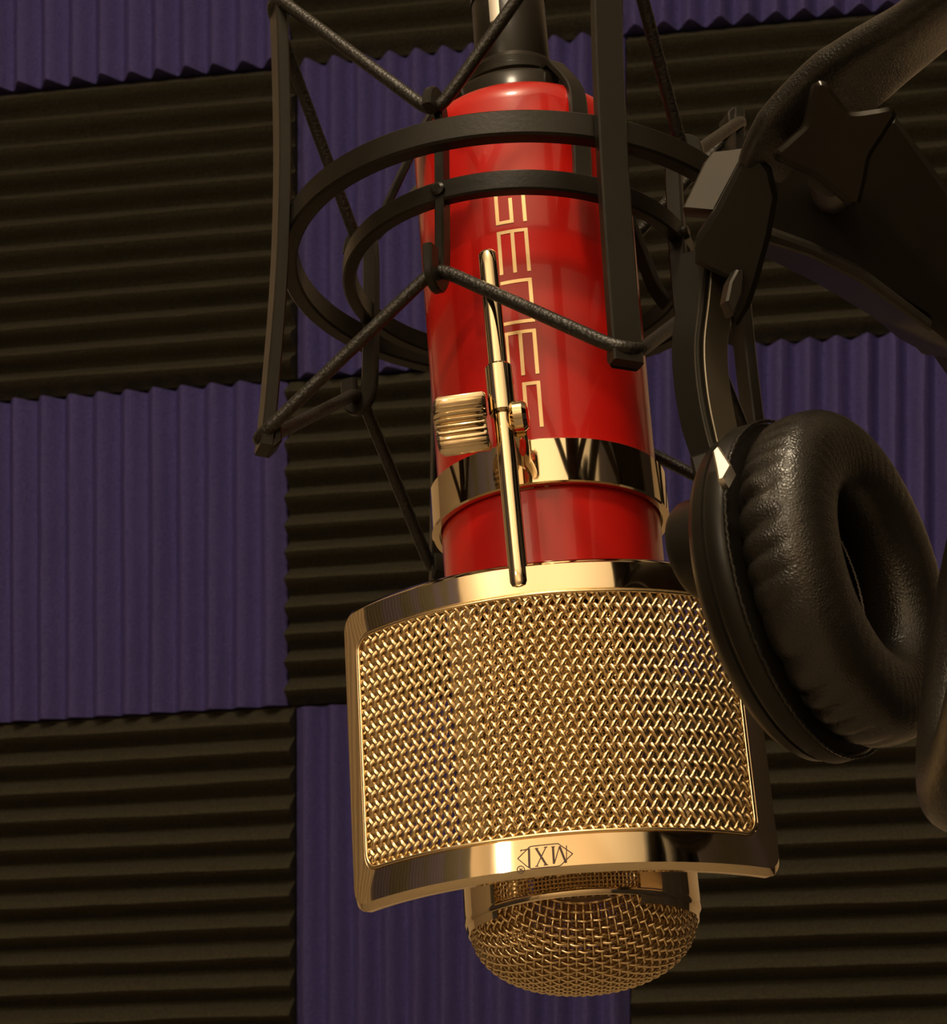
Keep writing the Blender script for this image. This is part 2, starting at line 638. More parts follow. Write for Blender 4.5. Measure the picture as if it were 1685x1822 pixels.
DOME_R, DOME_H = 27.0, 17.4
_t = np.linspace(0, 1, 200)
_pr = DOME_R * np.sin(_t * math.pi / 2) ** 0.92
_pz = -DOME_H * np.cos(_t * math.pi / 2) ** 0.86
_ps = np.concatenate([[0], np.cumsum(np.hypot(np.diff(_pr), np.diff(_pz)))])
_nr, _nz = np.gradient(_pr), np.gradient(_pz)
_nl = np.hypot(_nr, _nz)
_nr, _nz = _nz / _nl, -_nr / _nl
ARC = _ps[-1]


def dome_map(u, v, h, inset=0.0):
    s = math.hypot(u, v)
    r = np.interp(s, _ps, _pr)
    z = np.interp(s, _ps, _pz)
    nr, nz = np.interp(s, _ps, _nr), np.interp(s, _ps, _nz)
    k = h - inset
    r2, z2 = r + nr * k, z + nz * k
    c, sn = (u / s, v / s) if s > 1e-6 else (1.0, 0.0)
    return np.array([c * r2, sn * r2, Z_RIM + z2])


w, f = weave(34, 34, 2.02, 2.02, dome_map, 0.30, 0.27, 6, 4, lambda u, v: math.hypot(u, v) < ARC - 0.1)
dome = part('dome_screen', MF.w(w), f, M_GOLDWIRE, mic, 60)
dome['kind'] = 'stuff'
dome['label'] = 'woven gold wire dome'
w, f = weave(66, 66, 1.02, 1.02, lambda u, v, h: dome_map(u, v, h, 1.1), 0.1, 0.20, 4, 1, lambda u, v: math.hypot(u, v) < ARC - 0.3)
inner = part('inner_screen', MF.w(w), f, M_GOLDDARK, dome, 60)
inner['kind'] = 'stuff'


def side_map(R, a_mid, z_mid):
    def fn(u, v, h):
        a = a_mid + u / R
        return np.array([math.sin(a) * (R + h), -math.cos(a) * (R + h), z_mid + v])
    return fn


for amid in (-10, 170):
    hw = 27.0 * math.radians(37.5)
    w, f = weave(38, 74, 0.95, 0.95, side_map(27.0, math.radians(amid), -71.5), 0.13, 0.2, 4, 2, lambda u, v: abs(u) < hw and abs(v) < 35)
    q = part('side_screen', MF.w(w), f, M_GOLDWIRE, mic, 60)
    q['kind'] = 'stuff'
# capsule inside the cage
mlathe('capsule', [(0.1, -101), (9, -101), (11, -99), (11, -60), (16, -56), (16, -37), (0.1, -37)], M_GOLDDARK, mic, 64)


# block lettering down the tube
def letter_strokes(ch):
    # unit box, x 0..1 reading direction, y 0..1 up
    return {'G': [((1, 1), (0, 1)), ((0, 1), (0, 0)), ((0, 0), (1, 0)), ((1, 0), (1, .52)), ((1, .52), (.45, .52))],
            'E': [((0, 0), (0, 1)), ((0, 1), (1, 1)), ((0, .5), (1, .5)), ((0, 0), (1, 0))],
            'N': [((0, 0), (0, 1)), ((0, 1), (1, 1)), ((1, 1), (1, 0))],
            'S': [((1, 1), (0, 1)), ((0, 1), (0, .5)), ((0, .5), (1, .5)), ((1, .5), (1, 0)), ((1, 0), (0, 0))],
            'I': [((.5, 0), (.5, 1))]}[ch]


def on_body(a_mm, z, h):
    R = body_r(z)
    a = a_mm / R
    return np.array([math.sin(a) * (R + h), -math.cos(a) * (R + h), z])


za = MF.on_r(917, 500, 29.2)
zb = MF.on_r(925, 590, 29.2)
pitch = za[2] - zb[2]
a_mid = math.atan2(zb[0], -zb[1]) * 29.0
LW, LH, ST = pitch * 0.80, 7.2, 0.95
z_first = za[2] + 2 * pitch
z0 = z_first + pitch
for i, ch in enumerate('GENESIS'):
    chunks = []
    z0 -= pitch if i != 6 else pitch * 0.36
    if ch == 'I':
        z0 += LW * 0.32
    for (x1, y1), (x2, y2) in letter_strokes(ch):
        ex = ST / 2 / LW
        ey = ST / 2 / LH
        xa, xb = min(x1, x2) - ex, max(x1, x2) + ex
        ya, yb = min(y1, y2) - ey, max(y1, y2) + ey
        nx, ny = 6, 6
        pts = []
        for h in (-0.05, 0.16):
            for X in np.linspace(xa, xb, nx):
                for Yv in np.linspace(ya, yb, ny):
                    # reading direction runs down the tube, letter tops point right
                    pts.append(on_body(a_mid + (Yv - 0.5) * LH, z0 - X * LW, h))
        n = nx * ny
        fs = [tuple(k + n for k in q) for q in grid_faces(nx, ny)]
        edge = [k * ny for k in range(nx)] + [(nx - 1) * ny + j for j in range(1, ny)] + [k * ny + ny - 1 for k in range(nx - 2, -1, -1)] + list(range(ny - 2, 0, -1))
        for k in range(len(edge)):
            e1, e2 = edge[k], edge[(k + 1) % len(edge)]
            fs.append((e1, e2, e2 + n, e1 + n))
        chunks.append((np.array(pts), fs))
    w, f = join(*chunks)
    part('letter', MF.w(w), f, M_LETTER, mic, 30)

# ------------------------------------------------------------------ cable connector
plug = thing('cable_connector', 'black cable plug with a latch window screwed into the microphone top', 'cable', Frame(MF.oc + MF.zc * Z_PLUG, MF.xc, MF.yc, MF.zc))
z0 = Z_PLUG
mlathe('sleeve', [(6, z0), (10.2, z0), (10.6, z0 + 1), (10.6, z0 + 24), (10.2, z0 + 25), (10.2, z0 + 26.5), (10.6, z0 + 27.5), (10.6, z0 + 40), (9, z0 + 46), (5, z0 + 60), (3.2, z0 + 70)], M_BLACK, plug, 64)
mlathe('plug_ring', [(10.4, z0 + 24.6), (10.9, z0 + 24.8), (10.9, z0 + 26.6), (10.4, z0 + 26.8)], M_GLOSS, plug, 64)
v, f = lathe([(10.5, z0 + 12), (10.95, z0 + 12.4), (10.95, z0 + 20), (10.5, z0 + 20.4)], 12, True, -32, -16)
part('latch', MF.w(v), f, M_STEEL, plug, 30)
pth = spline([(0, 0, z0 + 66), (0, 0, z0 + 90), (3, 10, z0 + 140), (10, 60, z0 + 230), (30, 160, z0 + 330)], 40)
v, f = sweep(pth, circ_section(3.0, 12))
part('cable', MF.w(v), f, M_PLASTIC, plug, 40)

# ------------------------------------------------------------------ pop filter
pop = thing('pop_filter', 'curved gold mesh pop filter screen clamped to the red microphone', 'pop filter',
            Frame(MF.oc, MF.xc, MF.yc, MF.zc))
mlathe('clamp_ring', [(28.9, -6.1), (30.4, -6.1), (30.8, -5.7), (30.8, 5.7), (30.4, 6.1), (28.9, 6.1)], M_GOLD, pop, 160, True)
ROD_Y = -44.0
r0 = MF.on_y(867, 448, ROD_Y)
r1 = MF.on_y(925, 1048, ROD_Y)
v, f = sweep([r0, r0 + (r1 - r0) * 0.004, r0 + (r1 - r0) * 0.012] + [r0 + (r1 - r0) * t for t in np.linspace(0.05, 0.95, 12)] +
             [r0 + (r1 - r0) * 0.985, r0 + (r1 - r0) * 0.996, r1], circ_section(2.35, 24), (0, 1, 0),
             scale=[0.55, 0.85, 1.0] + [1.0] * 12 + [1.0, 0.85, 0.55])
part('rod', MF.w(v), f, M_GOLD, pop, 40)
ru = (r0 - r1) / np.linalg.norm(r0 - r1)
h0 = MF.on_y(886, 652, ROD_Y)
h1 = MF.on_y(895, 738, ROD_Y)
h0, h1 = r1 + ru * ((h0 - r1) @ ru), r1 + ru * ((h1 - r1) @ ru)
v, f = sweep([h0, h0 + (h1 - h0) * .04, h0 + (h1 - h0) * .96, h1], circ_section(3.35, 32), (0, 1, 0), scale=[.9, 1, 1, .9])
part('rod_sleeve', MF.w(v), f, M_GOLD, pop, 30)
# knurled thumb screw on the left, nut on the right, arm back to the ring
kc = MF.on_y(893, 745, ROD_Y)
kd = np.array([-1.0, 0.12, -0.02])
kd /= np.linalg.norm(kd)
kn = []
NK = 28
sec = []
for k in range(NK * 6):
    a = 2 * math.pi * k / (NK * 6)
    sec.append(((6.9 + 0.38 * math.cos(NK * a)) * math.cos(a), (6.9 + 0.38 * math.cos(NK * a)) * math.sin(a)))
v, f = sweep([kc + kd * s for s in (3.2, 3.8, 14.8, 15.8, 15.85)], sec, (0, 0, 1), scale=[.9, 1, 1, .88, .3])
part('thumb_screw', MF.w(v), f, M_GOLD, pop, 50)
v, f = sweep([kc - kd * s for s in (2.2, 3.0, 5.2, 6.2, 6.6)], circ_section(3.9, 24), (0, 0, 1), scale=[.8, 1, 1, .8, .35])
part('nut', MF.w(v), f, M_GOLD, pop, 30)
a1 = on_body(-3.0, 1.5, 0)
v, f = sweep([kc + np.array([4.2, 2.0, -3]), kc + np.array([4.6, 6, -4.5]), np.array([kc[0] + 5.0, -30.0, 0.5])], circ_section(1.7, 16), (0, 0, 1))
part('clamp_arm', MF.w(v), f, M_GOLD, pop, 40)

# curved screen: rounded rectangle bent about an axis parallel to the microphone
PR = 66.0
p_mid = MF.on_y(1020, 1270, -46.0)
PCX, PCY = p_mid[0], -46.0 + PR
zt = MF.on_y(1056, 988, -46.0)[2]
zbm = MF.on_y(1057, 1549, -46.0)[2]


def plate_pt(u, z, h=0.0):
    a = u / PR
    return np.array([PCX + math.sin(a) * (PR + h), PCY - math.cos(a) * (PR + h), z])


A_L, A_R = math.radians(-54.5), math.radians(44)
U0, U1 = A_L * PR, A_R * PR


def rrect(u0, u1, z0, z1, rad, n_side=40, n_c=10):
    pts = []
    for (cu, cz, a0) in ((u1 - rad, z1 - rad, 0), (u0 + rad, z1 - rad, 90), (u0 + rad, z0 + rad, 180), (u1 - rad, z0 + rad, 270)):
        arc = [(cu + rad * math.cos(math.radians(a0 + 90 * k / n_c)), cz + rad * math.sin(math.radians(a0 + 90 * k / n_c))) for k in range(n_c + 1)]
        pts.append(arc)
    out = []
    for i in range(4):
        out += pts[i]
        p, q = pts[i][-1], pts[(i + 1) % 4][0]
        for t in np.linspace(0, 1, n_side + 1)[1:-1]:
            out.append((p[0] + (q[0] - p[0]) * t, p[1] + (q[1] - p[1]) * t))
    return np.array(out)


IN_L, IN_R, IN_T, IN_B = 6.5, 7.5, 8.2, 8.6
TH = 3.0
outer = rrect(U0, U1, zbm, zt, 4.5)


def loop(ins_l, ins_r, ins_t, ins_b, rad):
    return rrect(U0 + ins_l, U1 - ins_r, zbm + ins_b, zt - ins_t, rad)


loops = []
loops.append((loop(IN_L, IN_R, IN_T, IN_B, 4.0), -TH))
loops.append((loop(IN_L, IN_R, IN_T, IN_B, 4.0), -0.35))
loops.append((loop(IN_L - .3, IN_R - .3, IN_T - .3, IN_B - .3, 4.2), 0.0))
loops.append((loop(IN_L * .5, IN_R * .5, IN_T * .5, IN_B * .5, 4.3), 0.0))
loops.append((loop(1.5, 1.5, 1.5, 1.5, 4.0), 0.0))
loops.append((loop(.15, .15, .15, .15, 4.4), -1.2))
loops.append((outer, -1.5))
loops.append((outer, -TH))
V = np.array([[plate_pt(u, z, h) for u, z in lp] for lp, h in loops])
nl, m = V.shape[:2]
fs = grid_faces(nl, m, True, True)
fs = [tuple(reversed(q)) for q in fs]
frame_o = part('screen_frame', MF.w(V.reshape(-1, 3)), fs, M_GOLD, pop, 25)
# thin bright border of the mesh
bl = loop(IN_L + .35, IN_R + .35, IN_T + .35, IN_B + .35, 3.7)
v, f = sweep([plate_pt(u, z, -0.2) for u, z in bl], circ_section(0.45, 8), np.array([plate_pt(u, z, 1) - plate_pt(u, z, 0) for u, z in bl]), True)
part('mesh_border', MF.w(v), f, M_GOLDWIRE, pop, 60)
# diagonal woven mesh
MP, MQ = 2.62, 3.75
wu0, wu1, wz0, wz1 = U0 + IN_L, U1 - IN_R, zbm + IN_B, zt - IN_T


def in_win(u, z, rad=4.0):
    if not (wu0 < u < wu1 and wz0 < z < wz1):
        return False
    du = max(wu0 + rad - u, u - (wu1 - rad), 0)
    dz = max(wz0 + rad - z, z - (wz1 - rad), 0)
    return du * du + dz * dz < rad * rad


chunks = []
sec6 = circ_section(0.58, 6)
zc, uc = (wz0 + wz1) / 2, (wu0 + wu1) / 2
NT = int((wz1 - wz0) / (MQ / 2)) + 2
NL = int((wu1 - wu0) / MP) + NT + 2
PER = 4
for fam in (1, -1):
    for i in range(-NL, NL):
        run, ups = [], []
        for k in list(range(-NT * PER, NT * PER + 1)) + [None]:
            ok = k is not None
            if ok:
                t = k / PER
                u = uc + i * MP + fam * t * MP / 2
                z = zc + t * MQ / 2
                ok = in_win(u, z)
            if ok:
                hgt = -1.1 + 0.48 * math.cos(math.pi * t) * (1 if (fam > 0) else -1)
                run.append(plate_pt(u, z, hgt))
                ups.append(plate_pt(u, z, hgt + 1) - run[-1])
            else:
                if len(run) > 2:
                    chunks.append(sweep(run, sec6, np.array(ups), caps=False))
                run, ups = [], []
w, f = join(*chunks)
mp = part('wire_mesh', MF.w(w), f, M_GOLDWIRE, pop, 60)
mp['kind'] = 'stuff'
mp['label'] = 'gold diamond wire mesh'


# the engraved badge: lettering in a pointed frame, upside down
def px_uv(px, py):
    """picture point on the front face -> (u, z) on the screen frame"""
    best = None
    lo, hi = U0, U1
    for _ in range(3):
        us = np.linspace(lo, hi, 60)
        errs = []
        for u in us:
            q = plate_pt(u, 0)
            p = MF.on_y(px, py, q[1])
            errs.append(abs(p[0] - q[0]))
        k = int(np.argmin(errs))
        lo, hi = us[max(k - 1, 0)], us[min(k + 1, 59)]
        best = us[k]
    p = MF.on_y(px, py, plate_pt(best, 0)[1])
    return best, p[2]


Lg = lambda zx, zy: px_uv(900 + zx / 12.036, 1480 + zy / 12.036)


def flat_strokes(strokes):
    chunks = []
    for a, b, wd in strokes:
        a, b = np.array(Lg(*a)), np.array(Lg(*b))
        d = (b - a) / np.linalg.norm(b - a)
        nrm = np.array([-d[1], d[0]]) * wd / 2
        a, b = a - d * 0.05, b + d * 0.05
        n = 5
        pts = []
        for h in (-0.02, 0.05):
            for t in np.linspace(0, 1, n):
                for sgn in (-1, 1):
                    q = a + (b - a) * t + nrm * sgn
                    pts.append(plate_pt(q[0], q[1], h))
        fs = []
        for k in range(n - 1):
            i = k * 2
            fs.append((i + 2 * n, i + 2 * n + 2, i + 2 * n + 3, i + 2 * n + 1))
            fs.append((i, i + 1, i + 3, i + 2))
            fs.append((i, i + 2, i + 2 + 2 * n, i + 2 * n))
            fs.append((i + 1, i + 1 + 2 * n, i + 3 + 2 * n, i + 3))
        chunks.append((np.array(pts), fs))
    return join(*chunks)


t1, t2 = 0.22, 0.5
badge = [((255, 575), (430, 400), t1), ((490, 335), (545, 312), t1), ((430, 400), (490, 345), t1), ((545, 312), (1115, 252), t1), ((1115, 252), (1430, 470), t1),
         ((1430, 470), (1180, 715), t1), ((1180, 715), (1110, 738), t1), ((1110, 738), (535, 790), t1), ((535, 790), (450, 740), t1), ((450, 740), (255, 575), t1),
         ((495, 360), (505, 770), t2), ((325, 400), (500, 370), t1), ((325, 385), (320, 420), t1),
         ((650, 360), (860, 700), t2), ((855, 335), (665, 735), t1), ((625, 362), (690, 355), t1), ((820, 335), (885, 325), t1), ((635, 740), (690, 735), t1), ((815, 715), (905, 705), t1),
         ((1010, 325), (1030, 680), t2), ((980, 325), (1045, 318), t1), ((1040, 680), (1150, 310), t1), ((1155, 320), (1285, 660), t2), ((1300, 660), (1300, 300), t1)]
w, f = flat_strokes(badge)
bo = part('badge', MF.w(w), f, M_PRINT, frame_o, None)
bo['label'] = 'dark engraved MXL badge, upside down'
cc = (322, 812)
ringpts = [(cc[0] + 78 * math.cos(2 * math.pi * k / 24), cc[1] + 78 * math.sin(2 * math.pi * k / 24)) for k in range(25)]
reg = [(ringpts[k], ringpts[k + 1], 0.2) for k in range(24)]
reg += [((350, 850), (345, 775), .18), ((350, 850), (305, 845), .18), ((305, 845), (300, 815), .18), ((300, 815), (345, 810), .18), ((325, 812), (295, 778), .18)]
w, f = flat_strokes(reg)
part('registered_mark', MF.w(w), f, M_PRINT, frame_o, None)

# ------------------------------------------------------------------ shock mount
SM = Frame([12.454325861555333, 70.01356523569015, 574.0397348807595],
           [0.9913693534032317, 0.06553655528203463, -0.11354190880297588],
           [0.13038958843832726, -0.4029656934525833, 0.9058792442302465],
           [-0.013614711151622154, 0.9128656033732696, 0.40803312343266246])
PH0 = 0.457
RO, RI, SI, RB, LB, LT0, RH = 63.2, 46.6, -5.6, 69.5, 68.8, 72.8, 46.8
HB, HT = -33.0, 21.0


def spol(r, a, z):
    return np.array([r * math.sin(a), -r * math.cos(a), z])


mount = thing('shock_mount', 'black metal spider shock mount with elastic cords around the red body', 'shock mount', SM)
v, f = lathe(rect_profile(RO, 0, 4.6, 7.4, 0.6), 160, True)
part('outer_ring', SM.w(v), f, M_BLACK, mount, 35)
v, f = lathe(rect_profile(RI, SI, 3.6, 6.0, 0.5), 160, True)
part('inner_ring', SM.w(v), f, M_BLACK, mount, 35)
for k in range(4):
    a = PH0 - math.pi / 2 + k * math.pi / 2
    rad = spol(1, a, 0)
    LT = 62.0 if k == 2 else LT0
    path = spline([spol(RB + 0.5, a, -LB), spol(RB - 0.6, a, -LB * .75), spol(RO + 4.4, a, -LB * 0.35), spol(RO + 4.0, a, 0),
                   spol(RO + 4.4, a, LT * 0.35), spol(RB - 0.6, a, LT * .75), spol(RB + 0.5, a, LT)], 48)
    v, f = sweep(path, rect_section(7.6, 3.4, 0.45), rad)
    bar = part('support_bar', SM.w(v), f, M_BLACK, mount, 35)
    # slotted foot the cord passes through
    for zz in (-LB, LT):
        s = 1 if zz > 0 else -1
        v, f = sweep([spol(RB - 1.2, a, zz - s * 7), spol(RB - 2.2, a, zz - s * 5), spol(RB - 2.3, a, zz - s * 2), spol(RB - 0.6, a, zz - s * 0.2)], rect_section(7.0, 2.2, .4), rad)
        part('cord_clip', SM.w(v), f, M_BLACK, bar, 35)
    v, f = sweep([spol(RO - 3.4, a, 0), spol(RO - 3.0, a, 0), spol(RO - 2.0, a, 0)], circ_section(1.5, 16), (0, 0, 1), scale=[.6, 1, 1])
    part('rivet', SM.w(v), f, M_STEEL, bar, 35)
for k in range(4):
    a = PH0 - math.pi / 4 + k * math.pi / 2
    rad = spol(1, a, 0)
    path = spline([spol(RH + 6.5, a, HT - 4.5), spol(RH + 5.8, a, HT - 0.6), spol(RH + 3.2, a, HT + 1.2), spol(RH + 0.6, a, HT - 1.5), spol(RH - 0.2, a, HT - 7),
                   spol(RH - 0.4, a, 2), spol(RH - 0.4, a, -12), spol(RH - 0.2, a, HB + 7), spol(RH + 0.6, a, HB + 1.5), spol(RH + 3.2, a, HB - 1.2), spol(RH + 5.8, a, HB + 0.6), spol(RH + 6.5, a, HB + 8)], 66)
    v, f = sweep(path, rect_section(4.6, 2.6, 0.5), np.array([spol(1, a, 0)] * len(path)) if False else spol(0.6, a, 0.001) * 0 + np.array([math.cos(a), math.sin(a), 0]))
    post = part('hook_post', SM.w(v), f, M_BLACK, mount, 40)
    v, f = sweep([spol(RH + 0.5, a, SI), spol(RH + 2.6, a, SI), spol(RH + 3.0, a, SI)], circ_section(1.9, 16), (0, 0, 1), scale=[1, 1, .6])
    part('rivet', SM.w(v), f, M_BLACK, post, 35)
for zb_, zh_ in ((-LB + 4.0, HB + 1.8), (LT0 - 4.0, HT - 1.8)):
    pts = []
    for k in range(4):
        ab = PH0 - math.pi / 2 + k * math.pi / 2
        ah = ab + math.pi / 4
        s = 1 if zb_ > 0 else -1
        for da, dz in ((-0.05, 0.0), (0.0, s * 1.0), (0.05, 0.0)):
            pts.append(spol(RB + 2.6 if da == 0 else RB + 0.8, ab + da, zb_ + dz - (10.8 if k == 2 and s > 0 else 0)))
        for da, dz in ((-0.05, 0.0), (0.0, -s * 0.9), (0.05, 0.0)):
            pts.append(spol(RH + 3.4, ah + da, zh_ + dz))
    P = np.array(pts)
    dense = []
    for i in range(len(P)):
        p, q = P[i], P[(i + 1) % len(P)]
        n = max(2, int(np.linalg.norm(q - p) / 2.0))
        for t in np.linspace(0, 1, n, endpoint=False):
            dense.append(p + (q - p) * t)
    D = np.array(dense)
    for _ in range(3):
        D = 0.5 * D + 0.25 * np.roll(D, 1, 0) + 0.25 * np.roll(D, -1, 0)
    v, f = sweep(D, circ_section(1.75, 10), None, True)
    part('elastic_cord', SM.w(v), f, M_CORD, mount, 60)
# clips that hold the microphone's end collar to the inner ring
for k in range(4):
    a = math.radians(31 + 90 * k)
    q = SM.w(spol(RI - 1.0, a - 0.03, SI)) - MF.o
    q = np.array([q @ MF.x, q @ MF.y, q @ MF.z]) * 1000.0
    qr, qa = math.hypot(q[0], q[1]), math.atan2(q[0], -q[1])
    qa = a + (qa - a + math.pi) % (2 * math.pi) - math.pi
    path = [spol(14.6, a, Z_TOP + 9), spol(20.0, a, Z_TOP + 9), spol(22.5, a, Z_TOP + 6.5), spol(29.5, a, Z_TOP - 5)]
    path += [spol(29.5 + (qr - 3 - 29.5) * t, a + (qa - a) * t, Z_TOP - 5 + (q[2] + 3 - Z_TOP + 5) * t) for t in (0.35, 0.7, 0.95)] + [q]
    path = spline(path, 40)
    v, f = sweep(path, rect_section(5.0, 2.0, .35), np.array([math.cos(a), math.sin(a), 0.0]) * 0 + np.array([0.0001, 0, 0]) + spol(.7, a, .7))
    part('holder_clip', MF.w(v), f, M_BLACK, mount, 35)
# bracket from the outer ring back to the boom
br = [spol(RO + 2, math.radians(72), 0), spol(RO + 12, math.radians(72), 1), spol(RO + 24, math.radians(74), 4), spol(RO + 38, math.radians(72), 10)]
v, f = sweep(spline(br, 16), rect_section(11, 6, .8), (0, 0, 1))
part('swivel_bracket', SM.w(v), f, M_BLACK, mount, 35)

# ------------------------------------------------------------------ boom stand head with its star knob
stand = thing('boom_stand_clamp', 'black boom stand clamp with a star shaped thumb knob behind the headband', 'stand', loc=at(1520, 400, 500))


def px_prism(pts, depth_front, thick, name, material, parent, bevel=0.6, nrm=(0, 0, -1)):
    """outline given at the picture plane of a chosen distance, extruded away to a real thickness"""
    n = np.array(nrm, float)
    n /= np.linalg.norm(n)
    C0 = ray(*np.mean(pts, 0)) * depth_front
    ax = np.cross([0, 1.0, 0], n)
    ax = np.array([1.0, 0, 0]) - n[0] * n
    ax /= np.linalg.norm(ax)
    ay = np.array([0, 1.0, 0]) - n[1] * n
    ay -= (ay @ ax) * ax
    ay /= np.linalg.norm(ay)
    uv = []
    for p in pts:
        r = ray(*p)
        t = (C0 @ n) / (r @ n)
        d = r * t - C0
        uv.append((d @ ax, d @ ay))
    v, f = prism(uv, C0 - n * thick / 2, ax, ay, n, thick, bevel)
    return part(name, cw(v), f, material, parent, 35)


px_prism([(1372, 290), (1470, 232), (1598, 205), (1700, 345), (1745, 420), (1750, 640), (1690, 608), (1640, 566), (1530, 500), (1440, 455), (1372, 425), (1352, 372)],
         505, 40, 'clamp_block', M_BLACK, stand, 2.0, (0.12, -0.10, -1))
px_prism([(1362, 408), (1450, 440), (1535, 482), (1660, 575), (1655, 592), (1530, 503), (1440, 458), (1358, 432)], 498, 5, 'edge_strip', M_GREY, stand, 0.8, (0.1, -0.5, -1))
# knob: four concave lobes
def star(cx_, cy_, tips, waist, tipw=9):
    pts = []
    n = len(tips)
    for i in range(n):
        a, rr = tips[i]
        b, rb_ = tips[(i + 1) % n]
        while b < a:
            b += 360
        dta = tipw
        for t in np.linspace(-1, 1, 6):
            an = math.radians(a + dta * t)
            pts.append((cx_ + rr * (1 - 0.05 * t * t) * math.cos(an), cy_ - rr * (1 - 0.05 * t * t) * math.sin(an)))
        for t in np.linspace(0, 1, 14)[1:-1]:
            an = math.radians(a + dta + (b - a - 2 * dta) * t)
            r1_ = rr + (rb_ - rr) * t
            k = math.sin(math.pi * t) ** 0.75
            pts.append((cx_ + (r1_ * 0.95 * (1 - k) + waist * k) * math.cos(an), cy_ - (r1_ * 0.95 * (1 - k) + waist * k) * math.sin(an)))
    return pts


kn_pts = star(1488, 258, [(30, 122), (104, 118), (190, 108), (289, 114)], 66, 6)
px_prism(kn_pts, 420, 9, 'star_knob', M_GLOSS, stand, 0.9, (-0.05, -0.16, -1))
v, f = sweep([ray(1478, 306) * 431, ray(1480, 322) * 458, ray(1481, 328) * 470, ray(1482, 345) * 506], circ_section(5.2, 12), (0, 1, 0))
part('knob_shaft', cw(v), f, M_GREY, stand, 35)
px_prism([(1690, 340), (1800, 430), (1900, 700), (1800, 760), (1690, 606)], 530, 26, 'boom_tube', M_BLACK, stand, 3.0, (0.1, -0.1, -1))

# ------------------------------------------------------------------ headphones
hp = thing('headphones', 'black leather padded studio headphones hanging at the right edge', 'headphones', loc=at(1440, 1040, 455))
hn = np.array([0.77, 0.27, -0.57])
hn /= np.linalg.norm(hn)
hm = np.array([0.335, -0.94, 0.0])
hm -= (hm @ hn) * hn
hm /= np.linalg.norm(hm)
hu = np.cross(hm, hn)
if hu[0] < 0:
    hu = -hu


def ear(center, n, m, u, cup_seed, simple=False):
    c0 = np.asarray(center, float)
    A, B = 37.0, 32.0
    W = lambda e, k, h: c0 + np.multiply.outer(e, m) + np.multiply.outer(k, u) + np.multiply.outer(h, n)
    # cushion: padded oval ring with gathered pleats along the outer seam
    NT, NS = 300, 44
    rs = np.random.default_rng(cup_seed)
    t = np.linspace(0, 2 * np.pi, NT, endpoint=False)
    s = np.linspace(0, 2 * np.pi, NS, endpoint=False)
    Tn, Sn = np.meshgrid(t, s, indexing='ij')
    hw, hh = 9.9, 9.2
    cs, ss = np.cos(Sn), np.sin(Sn)
    e = 0.78
    ro = hw * np.sign(cs) * np.abs(cs) ** e
    hz = hh + hh * np.sign(ss) * np.abs(ss) ** e
    ph = 17 * Tn + 1.2 * np.sin(3 * Tn + 1) + 0.8 * np.sin(7 * Tn)
    mask = np.clip((ro + 1.0) / 7, 0, 1) * np.clip((14.0 - hz) / 9, 0, 1)
    fold = np.abs(np.sin(ph + 0.12 * hz)) ** 0.55 - 0.75
    ro = ro + 2.3 * fold * mask * (0.8 + 0.35 * np.sin(5 * Tn))
    fine = 0.03 * np.sin(60 * Tn + 3 * np.sin(4 * Tn) + 5 * Sn) * np.clip((hz - 8) / 8, 0, 1)
    hz = hz + fine
    ra, rbb = A - hw, B - hw
    ee = (ra + ro) * np.cos(Tn)
    kk = (rbb + ro) * np.sin(Tn)
    V = W(ee.ravel(), kk.ravel(), hz.ravel())
    cushion = part('ear_cushion', cw(V), grid_faces(NT, NS, True, True), M_LEATHER, hp, 80)
    # stitched seams: at the inner opening and along the rim
    for (dr, h_, rad) in ((-hw + 0.7, 4.6, 0.28), (hw + 0.9, 0.6, 0.40)):
        pe = (ra + dr) * np.cos(t)
        pk = (rbb + dr) * np.sin(t)
        hgt = h_ + 0.12 * np.sign(np.sin(t * 120))
        v, f = sweep(W(pe, pk, hgt), circ_section(rad, 6), None, True)
        part('seam', cw(v), f, M_THREAD if dr < 0 else M_LEATHER, cushion, 60)
    # felt baffle inside
    rings = [(0.02, 0.8), (0.5, 0.8), (1.0, 1.0)]
    V = np.array([W((ra - hw + 2) * q * np.cos(t), (rbb - hw + 2) * q * np.sin(t), h_ + 0 * t) for q, h_ in rings])
    part('baffle', cw(V.reshape(-1, 3)), grid_faces(len(rings), NT, False, True), M_FELT, hp, 60)
    # shell
    pro = [(0.75, 0.5), (0.985, 0.4), (1.015, -0.2), (1.03, -1.0), (1.035, -4.2), (1.02, -4.9), (0.995, -5.1), (0.995, -5.7), (1.01, -6.0), (1.0, -8.2), (0.95, -10.4),
           (0.84, -12.0), (0.66, -13.0), (0.4, -13.3), (0.02, -13.5)]
    V = np.array([W(A * q * np.cos(t), B * q * np.sin(t), h_ + 0 * t) for q, h_ in pro])
    part('ear_shell', cw(V.reshape(-1, 3)), grid_faces(len(pro), NT, False, True), M_PLASTIC, hp, 40)
    return W


seam_px = (1444, 1046)
c_seam = ray(*seam_px) * 452
Wl = ear(c_seam, hn, hm, hu, 3)
